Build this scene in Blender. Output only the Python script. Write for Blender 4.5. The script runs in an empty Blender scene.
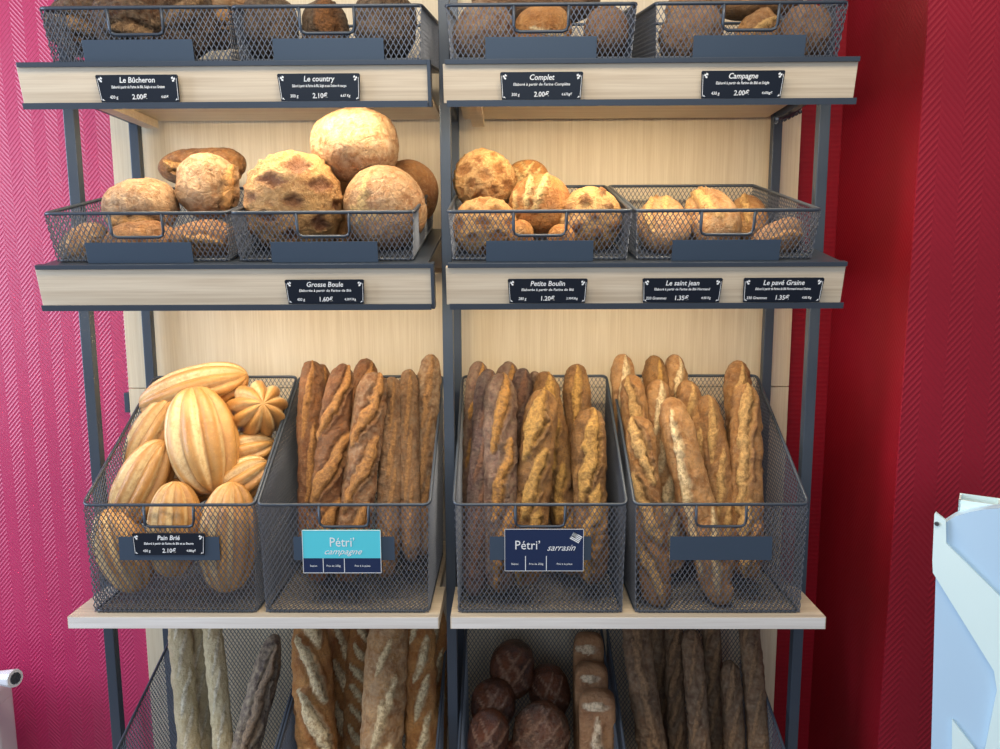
import bpy, bmesh, math, random
import numpy as np
from mathutils import Vector, Matrix
S = bpy.context.scene
COL = S.collection
PI = math.pi

# ------------------------------------------------------------------ camera
YAW, PIT, ROL, FPX = -.0103, .1315, -.0041, 743.8
CAM = Vector((0, 0, 1.5))
_f = Vector((math.sin(YAW)*math.cos(PIT), math.cos(YAW)*math.cos(PIT), -math.sin(PIT)))
_r = Vector((math.cos(YAW), -math.sin(YAW), 0)); _u = _r.cross(_f)
_r2 = _r*math.cos(ROL)+_u*math.sin(ROL); _u2 = -_r*math.sin(ROL)+_u*math.cos(ROL)
cd = bpy.data.cameras.new('camera'); cam = bpy.data.objects.new('camera', cd); COL.objects.link(cam)
cd.sensor_width = 36; cd.lens = FPX/1000*36; cd.clip_start = .02
m3 = Matrix((_r2, _u2, -_f)).transposed()
cam.matrix_world = Matrix.Translation(CAM) @ m3.to_4x4()
S.camera = cam

def at(px, py, Y):
    """surveyed point: ray through a photo pixel, met by the vertical plane at depth Y"""
    d = _f+_r2*((px-500)/FPX)+_u2*((374.5-py)/FPX)
    return CAM+d*(Y/d.y)

# ------------------------------------------------------------------ world, light, exposure
w = bpy.data.worlds.new('world'); S.world = w; w.use_nodes = True
bg = w.node_tree.nodes['Background']; bg.inputs[0].default_value = (.80, .86, 1, 1); bg.inputs[1].default_value = .30
S.view_settings.view_transform = 'Standard'; S.view_settings.look = 'None'
S.view_settings.gamma = 1; S.view_settings.use_curve_mapping = False
S.view_settings.exposure = 0.0
def area(name, loc, target, sx, sy, power, col, spread=180):
    l = bpy.data.lights.new(name, 'AREA'); l.shape = 'RECTANGLE'; l.size = sx; l.size_y = sy
    l.energy = power; l.color = col; l.spread = math.radians(spread)
    o = bpy.data.objects.new(name, l); COL.objects.link(o); o.location = loc
    o.rotation_euler = (Vector(target)-Vector(loc)).to_track_quat('-Z', 'Y').to_euler()
    return o
area('window_daylight', (-3.0, .72, 1.75), (-.6, 1.6, 1.2), 1.6, 1.6, 80, (.72, .84, 1))
area('shopfront_daylight', (-.5, -2.6, 1.9), (0, 1.5, 1.1), 3.0, 1.8, 34, (.76, .88, 1))
area('ceiling_panel_light', (-.1, .40, 2.75), (-.1, 1.5, 1.85), 1.5, .4, 25, (1, .84, .62))

# ------------------------------------------------------------------ helpers
def hexc(r, g, b):
    f = lambda c: ((c/255+.055)/1.055)**2.4 if c > 10 else c/255/12.92
    return (f(r), f(g), f(b), 1)
def tag(o, label=None, cat=None, group=None, kind=None):
    if label: o['label'] = label
    if cat: o['category'] = cat
    if group: o['group'] = group
    if kind: o['kind'] = kind
    return o
def empty(name, loc=(0, 0, 0), rot=(0, 0, 0)):
    o = bpy.data.objects.new(name, None); o.empty_display_size = .05
    COL.objects.link(o); o.location = loc; o.rotation_euler = rot; return o
def link(name, bm, mat, parent=None, smooth=False):
    me = bpy.data.meshes.new(name)
    if smooth:
        for f in bm.faces: f.smooth = True
    bm.to_mesh(me); bm.free(); me.materials.append(mat)
    o = bpy.data.objects.new(name, me); COL.objects.link(o)
    if parent: o.parent = parent
    return o
def box(bm, x0, x1, y0, y1, z0, z1, bev=0, M=None):
    r = bmesh.ops.create_cube(bm, size=1)
    vs = r['verts']
    for v in vs:
        v.co = Vector(((x0+x1)/2+v.co.x*(x1-x0), (y0+y1)/2+v.co.y*(y1-y0), (z0+z1)/2+v.co.z*(z1-z0)))
    if bev:
        es = list({e for v in vs for e in v.link_edges})
        rr = bmesh.ops.bevel(bm, geom=es, offset=bev, segments=2, affect='EDGES', profile=.6)
        vs = list({v for f in rr['faces'] for v in f.verts} | {v for v in vs if v.is_valid})
    if M: bmesh.ops.transform(bm, matrix=M, verts=vs)
    return vs
def tube(bm, pts, r, closed=False, n=8):
    pts = [Vector(p) for p in pts]; N = len(pts); rings = []
    for i, p in enumerate(pts):
        a = pts[(i-1) % N] if (closed or i > 0) else pts[i]
        b = pts[(i+1) % N] if (closed or i < N-1) else pts[i]
        t = (b-a).normalized()
        ref = Vector((0, 0, 1)) if abs(t.z) < .9 else Vector((0, 1, 0))
        x = t.cross(ref).normalized(); y = x.cross(t)
        rings.append([bm.verts.new(p+x*(r*math.cos(2*PI*k/n))+y*(r*math.sin(2*PI*k/n))) for k in range(n)])
    for i in range(N if closed else N-1):
        A, B = rings[i], rings[(i+1) % N]
        best = 0
        if closed and i == N-1:
            best = min(range(n), key=lambda s: sum((A[k].co-B[(k+s) % n].co).length for k in range(n)))
        for k in range(n):
            bm.faces.new((A[k], A[(k+1) % n], B[(k+1+best) % n], B[(k+best) % n]))
    if not closed:
        bm.faces.new(rings[0][::-1]); bm.faces.new(rings[-1])
def prism(bm, poly, y0, y1, M=None):
    """extrude a polygon given in (x, z) from y0 to y1"""
    a = [bm.verts.new((x, y0, z)) for x, z in poly]; b = [bm.verts.new((x, y1, z)) for x, z in poly]
    bm.faces.new(a); bm.faces.new(b[::-1]); n = len(poly)
    for i in range(n): bm.faces.new((a[i], b[i], b[(i+1) % n], a[(i+1) % n]))
    bmesh.ops.recalc_face_normals(bm, faces=bm.faces[:])
    if M: bmesh.ops.transform(bm, matrix=M, verts=a+b)

# ------------------------------------------------------------------ materials
def newmat(name):
    m = bpy.data.materials.new(name); m.use_nodes = True
    nt = m.node_tree; return m, nt, nt.nodes['Principled BSDF']
def N(nt, t, **k):
    n = nt.nodes.new(t)
    for a, b in k.items(): setattr(n, a, b)
    return n
def math_(nt, op, a, b=None, c=None, clamp=False):
    n = N(nt, 'ShaderNodeMath', operation=op); n.use_clamp = clamp
    for i, v in enumerate((a, b, c)):
        if v is None: continue
        if isinstance(v, (int, float)): n.inputs[i].default_value = v
        else: nt.links.new(v, n.inputs[i])
    return n.outputs[0]
def mix(nt, fac, a, b):
    n = N(nt, 'ShaderNodeMix', data_type='RGBA')
    for i, v in ((0, fac), (6, a), (7, b)):
        if isinstance(v, (int, float, tuple)): n.inputs[i].default_value = v
        else: nt.links.new(v, n.inputs[i])
    return n.outputs[2]
def noise(nt, vec, scale, detail=3, rough=.55):
    n = N(nt, 'ShaderNodeTexNoise'); n.inputs['Scale'].default_value = scale
    n.inputs['Detail'].default_value = detail; n.inputs['Roughness'].default_value = rough
    nt.links.new(vec, n.inputs['Vector']); return n.outputs['Fac']
def mapr(nt, v, a, b, c=0, d=1):
    n = N(nt, 'ShaderNodeMapRange'); nt.links.new(v, n.inputs[0])
    for i, x in enumerate((a, b, c, d)): n.inputs[i+1].default_value = x
    return n.outputs[0]
def bump(nt, h, strength, dist, bsdf):
    b = N(nt, 'ShaderNodeBump'); b.inputs['Strength'].default_value = strength; b.inputs['Distance'].default_value = dist
    nt.links.new(h, b.inputs['Height']); nt.links.new(b.outputs[0], bsdf.inputs['Normal'])
def coords(nt, scale=None, rnd=False):
    tc = N(nt, 'ShaderNodeTexCoord').outputs['Object']
    if rnd:
        oi = N(nt, 'ShaderNodeObjectInfo'); a = N(nt, 'ShaderNodeVectorMath', operation='ADD')
        s = math_(nt, 'MULTIPLY', oi.outputs['Random'], 37.0)
        nt.links.new(tc, a.inputs[0]); nt.links.new(s, a.inputs[1]); tc = a.outputs[0]
    if scale:
        mp = N(nt, 'ShaderNodeMapping'); mp.inputs['Scale'].default_value = scale
        nt.links.new(tc, mp.inputs[0]); tc = mp.outputs[0]
    return tc
def plain(name, col, rough=.5, metal=0, var=.06, vs=40, bmp=0):
    m, nt, b = newmat(name); c = coords(nt)
    n = noise(nt, c, vs)
    dark = tuple(x*(1-var*2) for x in col[:3])+(1,)
    nt.links.new(mix(nt, n, dark, col), b.inputs['Base Color'])
    b.inputs['Roughness'].default_value = rough; b.inputs['Metallic'].default_value = metal
    if bmp: bump(nt, n, bmp, .001, b)
    return m
def wood(name, a, c, axis):
    m, nt, b = newmat(name)
    sc = {'z': (260, 260, 6), 'x': (4, 200, 200)}[axis]
    v = coords(nt, sc); n = noise(nt, v, 1, 4, .6)
    v2 = coords(nt, tuple(s*.28 for s in sc)); n2 = noise(nt, v2, 1, 3, .5)
    k = math_(nt, 'ADD', math_(nt, 'MULTIPLY', n, .65), math_(nt, 'MULTIPLY', n2, .35))
    f = mapr(nt, k, .38, .62)
    nt.links.new(mix(nt, f, a, c), b.inputs['Base Color']); b.inputs['Roughness'].default_value = .5
    bump(nt, n, .25, .0006, b)
    return m
def wallpaper(name, col, axis, spec=.5, rough=.42, pitch=.030, line=.0115, bs=.36):
    m, nt, b = newmat(name)
    tc = coords(nt); sp = N(nt, 'ShaderNodeSeparateXYZ'); nt.links.new(tc, sp.inputs[0])
    x = sp.outputs[axis]; z = sp.outputs[2]
    pp = math_(nt, 'PINGPONG', x, pitch)
    k = math_(nt, 'ADD', z, math_(nt, 'MULTIPLY', pp, 1.15))
    sn = math_(nt, 'SINE', math_(nt, 'MULTIPLY', k, 2*PI/line))
    n = noise(nt, tc, 130, 3); n2 = noise(nt, tc, 14, 3)
    h = math_(nt, 'ADD', math_(nt, 'MULTIPLY', mapr(nt, sn, -.5, .8), mapr(nt, n2, .25, .55, .45, 1)), math_(nt, 'MULTIPLY', n, .5))
    dk = tuple(q*.86 for q in col[:3])+(1,)
    nt.links.new(mix(nt, n2, dk, col), b.inputs['Base Color'])
    b.inputs['Roughness'].default_value = rough; b.inputs['Specular IOR Level'].default_value = spec
    bump(nt, h, bs, .0035, b)
    return m
def bread_mat(name, dark, light, cut, ear, flour=0.0, speck=.35, rough=.5, sc=26, spec=.4, crack=.0, bmp=.7, cv=.6):
    m, nt, b = newmat(name); c = coords(nt, rnd=True)
    at_ = N(nt, 'ShaderNodeAttribute', attribute_name='loaf'); sp = N(nt, 'ShaderNodeSeparateColor')
    nt.links.new(at_.outputs['Color'], sp.inputs[0]); R, G, B = sp.outputs
    n1 = noise(nt, c, sc, 4, .6); n2 = noise(nt, c, 300, 2, .8); n4 = noise(nt, c, 150, 4, .75); n3 = noise(nt, c, 75, 6, .72)
    vo = N(nt, 'ShaderNodeTexVoronoi', feature='DISTANCE_TO_EDGE'); vo.inputs['Scale'].default_value = 48
    wv = N(nt, 'ShaderNodeVectorMath', operation='ADD'); nt.links.new(c, wv.inputs[0]); nt.links.new(math_(nt, 'MULTIPLY', n3, .03), wv.inputs[1])
    nt.links.new(wv.outputs[0], vo.inputs['Vector']); vl = mapr(nt, vo.outputs['Distance'], 0, .09, 1, 0)
    base = mix(nt, mapr(nt, n1, .34, .66), dark, light)
    base = mix(nt, math_(nt, 'MULTIPLY', vl, crack), base, tuple(x*.55 for x in dark[:3])+(1,))
    base = mix(nt, math_(nt, 'MULTIPLY', mapr(nt, n3, .52, .68), .5), base, tuple(x*.62 for x in dark[:3])+(1,))
    base = mix(nt, math_(nt, 'MULTIPLY', mapr(nt, n2, .5, .60), speck), base, tuple(x*.45 for x in dark[:3])+(1,))
    base = mix(nt, math_(nt, 'MULTIPLY', mapr(nt, n4, .54, .66), .38), base, tuple(min(1, x*1.5+.03) for x in light[:3])+(1,))
    fl = math_(nt, 'MULTIPLY', math_(nt, 'ADD', math_(nt, 'MULTIPLY', B, .75), flour), mapr(nt, n3, .38, .62))
    base = mix(nt, math_(nt, 'MINIMUM', fl, .85), base, hexc(232, 212, 180))
    cc = mix(nt, mapr(nt, n4, .40, .56), tuple(x*cv for x in cut[:3])+(1,), cut)
    base = mix(nt, math_(nt, 'MULTIPLY', R, mapr(nt, n3, .38, .52, .55, 1), clamp=True), base, cc)
    base = mix(nt, math_(nt, 'MULTIPLY', G, .85, clamp=True), base, ear)
    nt.links.new(base, b.inputs['Base Color'])
    b.inputs['Roughness'].default_value = rough; b.inputs['Specular IOR Level'].default_value = spec
    h = math_(nt, 'SUBTRACT', math_(nt, 'ADD', n3, math_(nt, 'MULTIPLY', n4, .6)), math_(nt, 'MULTIPLY', vl, crack*.5)); bump(nt, h, bmp, .011, b)
    return m

M_METAL = plain('slate_blue_metal', hexc(70, 80, 94), .38, .3, .05)
M_PLATE = plain('label_plate_metal', hexc(64, 80, 100), .4, .15, .03)
M_WIRE = plain('basket_wire_metal', hexc(112, 118, 130), .34, .45, .05)
M_WOODV = wood('pale_oak_vertical', hexc(208, 192, 164), hexc(222, 209, 184), 'z')
M_WOODH = wood('pale_oak_horizontal', hexc(200, 184, 162), hexc(222, 209, 188), 'x')
M_EDGE = wood('oak_edge_cool_lit', hexc(216, 212, 208), hexc(234, 232, 230), 'x')  # laminate edge, whitened to paint in the cool light falling on it
M_BOARD = wood('pale_board', hexc(206, 190, 164), hexc(224, 211, 190), 'x')
M_WALLB = wallpaper('raspberry_wallpaper_daylit', hexc(192, 42, 98), 0, .7, .46)  # same crimson wall; the pinker base carries the cool daylight sheen
M_WALLS = wallpaper('red_wallpaper_side', hexc(140, 16, 34), 1, .3, .45, .03, .0115, .12)
M_WALLR = wallpaper('red_wallpaper_front', hexc(154, 28, 50), 0, .3, .5, .045, .014, .28)
M_FLOOR = plain('floor_tile', hexc(150, 140, 130), .5, 0, .1, 5)
M_SIGN = plain('slate_sign', hexc(16, 26, 42), .35, 0, .05)
M_NAVY = plain('navy_sign', hexc(22, 42, 84), .4, 0, .03)
M_CYAN = plain('turquoise_sign', hexc(88, 212, 232), .4, 0, .01)
M_WHITE = plain('white_print', hexc(240, 244, 248), .5, 0, .01)
M_WHITEP = plain('white_paint', hexc(184, 216, 244), .35, 0, .03, 8)
M_WHITEP2 = plain('white_enamel', hexc(222, 246, 250), .3, 0, .02, 8)
M_RAD = plain('radiator_enamel', hexc(214, 216, 224), .3, 0, .03, 8)
M_SCREW = plain('screw_steel', hexc(120, 125, 130), .3, .9)
m, nt, b = newmat('led_diffuser'); b.inputs['Emission Color'].default_value = (1, .78, .48, 1); b.inputs['Emission Strength'].default_value = 6; M_LED = m

BM = dict(
 camp=bread_mat('crust_country_baguette', hexc(104, 62, 38), hexc(156, 104, 62), hexc(184, 132, 76), hexc(70, 40, 24), .08, .6),
 thin=bread_mat('crust_seeded_baguette', hexc(104, 70, 46), hexc(154, 114, 78), hexc(174, 130, 84), hexc(80, 50, 30), .16, .8),
 sarr=bread_mat('crust_buckwheat', hexc(84, 58, 52), hexc(134, 100, 86), hexc(186, 136, 72), hexc(60, 36, 28), .20, .7),
 sarrd=bread_mat('crust_buckwheat_dark', hexc(66, 46, 46), hexc(104, 76, 74), hexc(128, 92, 72), hexc(48, 30, 28), .12, .7),
 sarrg=bread_mat('crust_buckwheat_gold', hexc(112, 74, 42), hexc(166, 122, 70), hexc(196, 152, 84), hexc(80, 48, 26), .06, .7),
 trad=bread_mat('crust_gold_baguette', hexc(130, 84, 44), hexc(184, 136, 82), hexc(206, 166, 108), hexc(96, 56, 28), .12, .6),
 tradp=bread_mat('crust_gold_baguette_pale', hexc(146, 98, 54), hexc(194, 148, 96), hexc(232, 208, 164), hexc(108, 66, 36), .14, .55),
 brie=bread_mat('crust_fluted', hexc(184, 132, 74), hexc(210, 160, 94), hexc(240, 214, 164), hexc(122, 78, 42), .0, .12, .32, 16, .6, 0, .2, .9),
 boule=bread_mat('crust_boule', hexc(150, 94, 52), hexc(192, 138, 84), hexc(222, 182, 118), hexc(92, 52, 40), .12, .3, .5, 20, .4, .25),
 boulef=bread_mat('crust_boule_floury', hexc(160, 108, 70), hexc(190, 146, 102), hexc(222, 188, 130), hexc(112, 70, 40), .3, .25, .5, 20, .4, .5),
 petit=bread_mat('crust_small_boule', hexc(160, 98, 44), hexc(200, 144, 80), hexc(236, 202, 140), hexc(96, 56, 28), .05, .3, .5, 26, .4, .4),
 rust=bread_mat('crust_rustic', hexc(118, 72, 38), hexc(172, 120, 68), hexc(202, 154, 94), hexc(56, 34, 22), .14, .5, .5, 26, .4, .3),
 rustf=bread_mat('crust_rustic_floury', hexc(140, 98, 64), hexc(180, 140, 102), hexc(196, 146, 88), hexc(64, 40, 28), .34, .35, .55, 26, .4, .45),
 dark=bread_mat('crust_dark', hexc(52, 30, 20), hexc(112, 72, 44), hexc(186, 150, 112), hexc(34, 20, 14), .22, .7, .5, 34, .4, .4, 1),
 seed=bread_mat('crust_seeded', hexc(70, 52, 42), hexc(130, 102, 78), hexc(158, 108, 66), hexc(44, 32, 26), .16, 1.0, .6, 40, .3, 0, 1),
 whole=bread_mat('crust_wholemeal', hexc(112, 78, 54), hexc(148, 110, 80), hexc(190, 146, 98), hexc(70, 44, 30), .14, .5),
 mahog=bread_mat('crust_mahogany', hexc(52, 24, 14), hexc(108, 58, 30), hexc(140, 104, 82), hexc(28, 12, 8), .0, .3, .24, 22, .6),
 pale=bread_mat('crust_pale_dough', hexc(196, 178, 138), hexc(220, 206, 172), hexc(232, 222, 198), hexc(170, 144, 98), .2, .15),
 ash=bread_mat('crust_ash', hexc(66, 54, 54), hexc(122, 106, 100), hexc(160, 136, 112), hexc(38, 30, 32), .45, .7),
 gold=bread_mat('crust_batard', hexc(156, 96, 46), hexc(200, 146, 86), hexc(240, 220, 178), hexc(98, 52, 24), .05, .4, .42),
 tin=bread_mat('crust_tin', hexc(140, 96, 64), hexc(174, 130, 92), hexc(226, 204, 174), hexc(84, 46, 36), .06, .3),
 brown=bread_mat('crust_brown_baguette', hexc(84, 58, 42), hexc(128, 96, 70), hexc(148, 116, 86), hexc(58, 38, 28), .16, .7),
)

# ------------------------------------------------------------------ the room
def struct(name, bm, mat): return tag(link(name, bm, mat), kind='structure')
bm = bmesh.new(); box(bm, -3.2, -.10, 1.79, 1.90, 0, 3.0); struct('wall_back', bm, M_WALLB)
bm = bmesh.new(); box(bm, -.10, .775, 1.79, 1.90, 0, 3.0); struct('wall_back_right', bm, M_WALLS)  # right part of the back wall, redder without the painted daylight sheen
bm = bmesh.new(); box(bm, .775, .82, 1.455, 1.90, 0, 3.0); struct('wall_right', bm, M_WALLS)
bm = bmesh.new(); box(bm, .7752, 2.6, 1.45, 1.4549, 0, 3.0); struct('wall_front_right', bm, M_WALLR)
bm = bmesh.new(); box(bm, -3.2, 2.6, -3.2, 1.9, -.05, 0); struct('floor', bm, M_FLOOR)

# oak cladding behind the shelves
bm = bmesh.new(); box(bm, -.914, .672, 1.765, 1.789, 1.2365, 2.75, .001)
tag(link('wall_panel', bm, M_WOODV), 'upper pale oak panel on the wall behind the shelves, above the horizontal seam', 'panel', 'oak panels behind the shelves')
bm = bmesh.new(); box(bm, -.914, .672, 1.765, 1.789, .02, 1.2345, .001)
tag(link('wall_panel', bm, M_WOODV), 'lower pale oak panel on the wall behind the tall baskets, below the horizontal seam', 'panel', 'oak panels behind the shelves')

# ------------------------------------------------------------------ rack frame
X0, P, W = -.1184, .724, .7055
YF, YB = 1.483, 1.736
rack = tag(empty('shelving_rack', (X0, YF, 0)), 'slate blue metal rack of square posts carrying all the bread shelves', 'rack')
rack_parts = []
for k in (-1, 0, 1):
    for yy in (YF, YB):
        bm = bmesh.new(); box(bm, -.0105, .0105, -.0095, .0095, 0, 2.7, .0015)
        o = link('post', bm, M_METAL, rack); o.location = (k*P, yy-YF, 0)
    for z in (.13, .83, 1.495, 1.852, 2.5):
        bm = bmesh.new(); box(bm, -.007, .007, .0097, YB-YF-.0097, -.008, .008, .001)
        o = link('side_bar', bm, M_METAL, rack); o.location = (k*P, 0, z)
for s, px, py in ((-1, 129, 400), (1, 769, 404)):
    bm = bmesh.new(); box(bm, -.006, .006, -.012, .012, -.024, .024, .001)
    if s < 0:
        o = link('wall_clip', bm, M_METAL); tag(o, 'small dark metal clip on the left edge of the oak panel, beside the fluted loaves', 'clip'); o.location = (-.921, 1.777, 1.20)
    else: bm.free()

# ------------------------------------------------------------------ shelves
TILT = math.radians(12.2)
def display_shelf(xc, zt, yf, label, endcap, cleat, hgt, led=2.5):
    t = tag(empty('display_shelf', (xc, yf, zt)), label, 'shelf', 'tilted tray shelves with oak fascia')
    T = Matrix.Rotation(TILT, 4, 'X')
    h = W/2
    bm = bmesh.new(); box(bm, -h+.010, h-.006, .004, .405, -.006, -.001, .0005, T); link('tray', bm, M_METAL, t)
    bm = bmesh.new(); box(bm, -h, h, .002, .015, -hgt+.003, -.007, .001, T); link('fascia', bm, M_WOODH, t)
    bm = bmesh.new(); box(bm, -h+.004, h, -.004, .010, -.008, 0.0, .0008, T); link('top_rail', bm, M_METAL, t)
    bm = bmesh.new(); box(bm, -h+.006, h, -.008, .012, -hgt-.003, -hgt+.004, .0008, T)
    box(bm, -h+.006, h, -.0125, -.010, -hgt-.003, -hgt+.0075, 0, T); link('bottom_rail', bm, M_METAL, t)
    if endcap:
        bm = bmesh.new(); box(bm, h, h+.006, -.006, .016, -hgt-.003, 0, .0008, T); link('end_cap', bm, M_METAL, t)
    # level board under the tray
    bm = bmesh.new(); box(bm, -h+.012, h-.012, .035, .415, -.015, -.0045, .001); link('board', bm, M_BOARD, t)
    for s in cleat:
        bm = bmesh.new(); box(bm, -.014, .014, .03, .40, -.034, -.0155, .001)
        o = link('cleat', bm, M_BOARD, t); o.location = (s*(h-.045), 0, 0)
    # warm strip light under the board
    bm = bmesh.new(); box(bm, -h+.05, h-.05, .048, .066, -.022, -.0155, .001); o = link('light_strip', bm, M_METAL, t)
    bm = bmesh.new(); box(bm, -h+.055, h-.055, .050, .064, -.0235, -.0222); link('diffuser', bm, M_LED, o)
    a = area('shelf_strip_light', (xc, yf+.057, zt-.025), (xc, yf+.20, zt-.5), W-.12, .014, led, (1, .80, .52), 172)
    return t
display_shelf(X0-P/2-.008, 1.8655, 1.322, 'top left tilted shelf with oak fascia carrying the two left upper baskets', True, (-1,), .073, 3.3)
display_shelf(X0+P/2, 1.8655, 1.322, 'top right tilted shelf with oak fascia carrying the two right upper baskets', False, (-1,), .073, 3.3)
display_shelf(X0-P/2-.008, 1.523, 1.326, 'middle left tilted shelf with oak fascia and one small sign', True, (-1, 1), .0785)
display_shelf(X0+P/2, 1.523, 1.326, 'middle right tilted shelf with oak fascia and three small signs', False, (-1, 1), .0785)
# toothed support arm under the top right shelf, by the back post
bm = bmesh.new(); 
A_, B_ = at(777, 119, 1.62), at(800, 108, 1.70); tube(bm, [A_, (A_+B_)/2+Vector((0, 0, -.006)), B_], .004)
for i in range(7):
    q = i/6; bmesh.ops.create_icosphere(bm, subdivisions=1, radius=.0055, matrix=Matrix.Translation(A_.lerp(B_, q)+Vector((0, 0, -.008))))
tag(link('support_arm', bm, M_METAL), 'dark toothed metal arm under the right end of the top right shelf', 'bracket')

def flat_shelf(xc, z, label):
    t = tag(empty('flat_shelf', (xc, 1.33, z)), label, 'shelf', 'level oak shelves for the tall baskets')
    bm = bmesh.new(); e = .011
    a_ = [(-W/2, 0), (W/2, 0), (W/2, .138), (W/2-e, .138), (W/2-e, .405), (-W/2+e, .405), (-W/2+e, .138), (-W/2, .138)]
    f_ = bm.faces.new([bm.verts.new((x, y, 0)) for x, y in a_]); r_ = bmesh.ops.extrude_face_region(bm, geom=[f_])
    bmesh.ops.translate(bm, vec=(0, 0, -.0235), verts=[v for v in r_['geom'] if isinstance(v, bmesh.types.BMVert)])
    bmesh.ops.recalc_face_normals(bm, faces=bm.faces[:]); link('board', bm, M_WOODH, t)
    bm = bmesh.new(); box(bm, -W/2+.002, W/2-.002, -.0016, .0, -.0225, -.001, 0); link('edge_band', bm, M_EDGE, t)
    return t
Z3, Z4 = .863, .315
flat_shelf(X0-P/2-.003, Z3, 'level pale shelf under the fluted loaves and the turquoise sign')
flat_shelf(X0+P/2, Z3, 'level pale shelf under the two right tall baskets')
flat_shelf(X0-P/2-.003, Z4, 'lowest left level shelf, under the pale long sticks')
flat_shelf(X0+P/2, Z4, 'lowest right level shelf, under the dark glazed loaves')

# ------------------------------------------------------------------ mesh baskets
def lattice(bm, poly, O, U, V, hole=None, cw=.0092, ch=.0150, tw=.0013, th=.0012):
    """two crossing families of thin bars clipped to a convex polygon, as expanded metal"""
    O, U, V = Vector(O), Vector(U), Vector(V); Nn = U.cross(V).normalized()
    us = [p[0] for p in poly]; vs = [p[1] for p in poly]
    diag = math.hypot(cw, ch)
    for fam in (1, -1):
        d = (cw/diag, fam*ch/diag); nrm = (-d[1], d[0])
        sp = cw*ch/diag*1.0
        proj = [p[0]*nrm[0]+p[1]*nrm[1] for p in poly]
        c = math.floor(min(proj)/sp)*sp
        while c < max(proj):
            c += sp
            p0 = (nrm[0]*c, nrm[1]*c); t0, t1 = -9, 9
            n = len(poly); ok = True
            area2 = sum(poly[i][0]*poly[(i+1) % n][1]-poly[(i+1) % n][0]*poly[i][1] for i in range(n))
            sg = 1 if area2 > 0 else -1
            for i in range(n):
                a, b2 = poly[i], poly[(i+1) % n]
                en = (-(b2[1]-a[1])*sg, (b2[0]-a[0])*sg)
                num = (p0[0]-a[0])*en[0]+(p0[1]-a[1])*en[1]; den = d[0]*en[0]+d[1]*en[1]
                if abs(den) < 1e-12:
                    if num < 0: ok = False
                elif den > 0: t0 = max(t0, -num/den)
                else: t1 = min(t1, -num/den)
            if not ok or t1-t0 < .002: continue
            segs = [(t0, t1)]
            if hole:
                hx0, hx1, hz0, hz1 = hole
                a0 = max(min((hx0-p0[0])/d[0], (hx1-p0[0])/d[0]), min((hz0-p0[1])/d[1], (hz1-p0[1])/d[1]))
                a1 = min(max((hx0-p0[0])/d[0], (hx1-p0[0])/d[0]), max((hz0-p0[1])/d[1], (hz1-p0[1])/d[1]))
                if a0 < a1:
                    segs = [(t0, min(t1, a0)), (max(t0, a1), t1)]
            for s0, s1 in segs:
                if s1-s0 < .0015: continue
                q = []
                for s in (s0, s1):
                    for (a, e) in ((-1, -1), (1, -1), (1, 1), (-1, 1)):
                        uu = p0[0]+d[0]*s+nrm[0]*a*tw/2; vv = p0[1]+d[1]*s+nrm[1]*a*tw/2
                        q.append(bm.verts.new(O+U*uu+V*vv+Nn*(e*th/2+fam*th*.3)))
                for k in range(4): bm.faces.new((q[k], q[(k+1) % 4], q[4+(k+1) % 4], q[4+k]))
def rounded(pts, r, n=3):
    """round the corners of a closed polyline"""
    out = []; L = len(pts)
    for i in range(L):
        p = Vector(pts[i]); a = (Vector(pts[i-1])-p).normalized(); b2 = (Vector(pts[(i+1) % L])-p).normalized()
        for k in range(n+1):
            t = k/n; A = p+a*r; B = p+b2*r
            out.append((1-t)**2*A+2*t*(1-t)*p+t*t*B)
    return out
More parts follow.
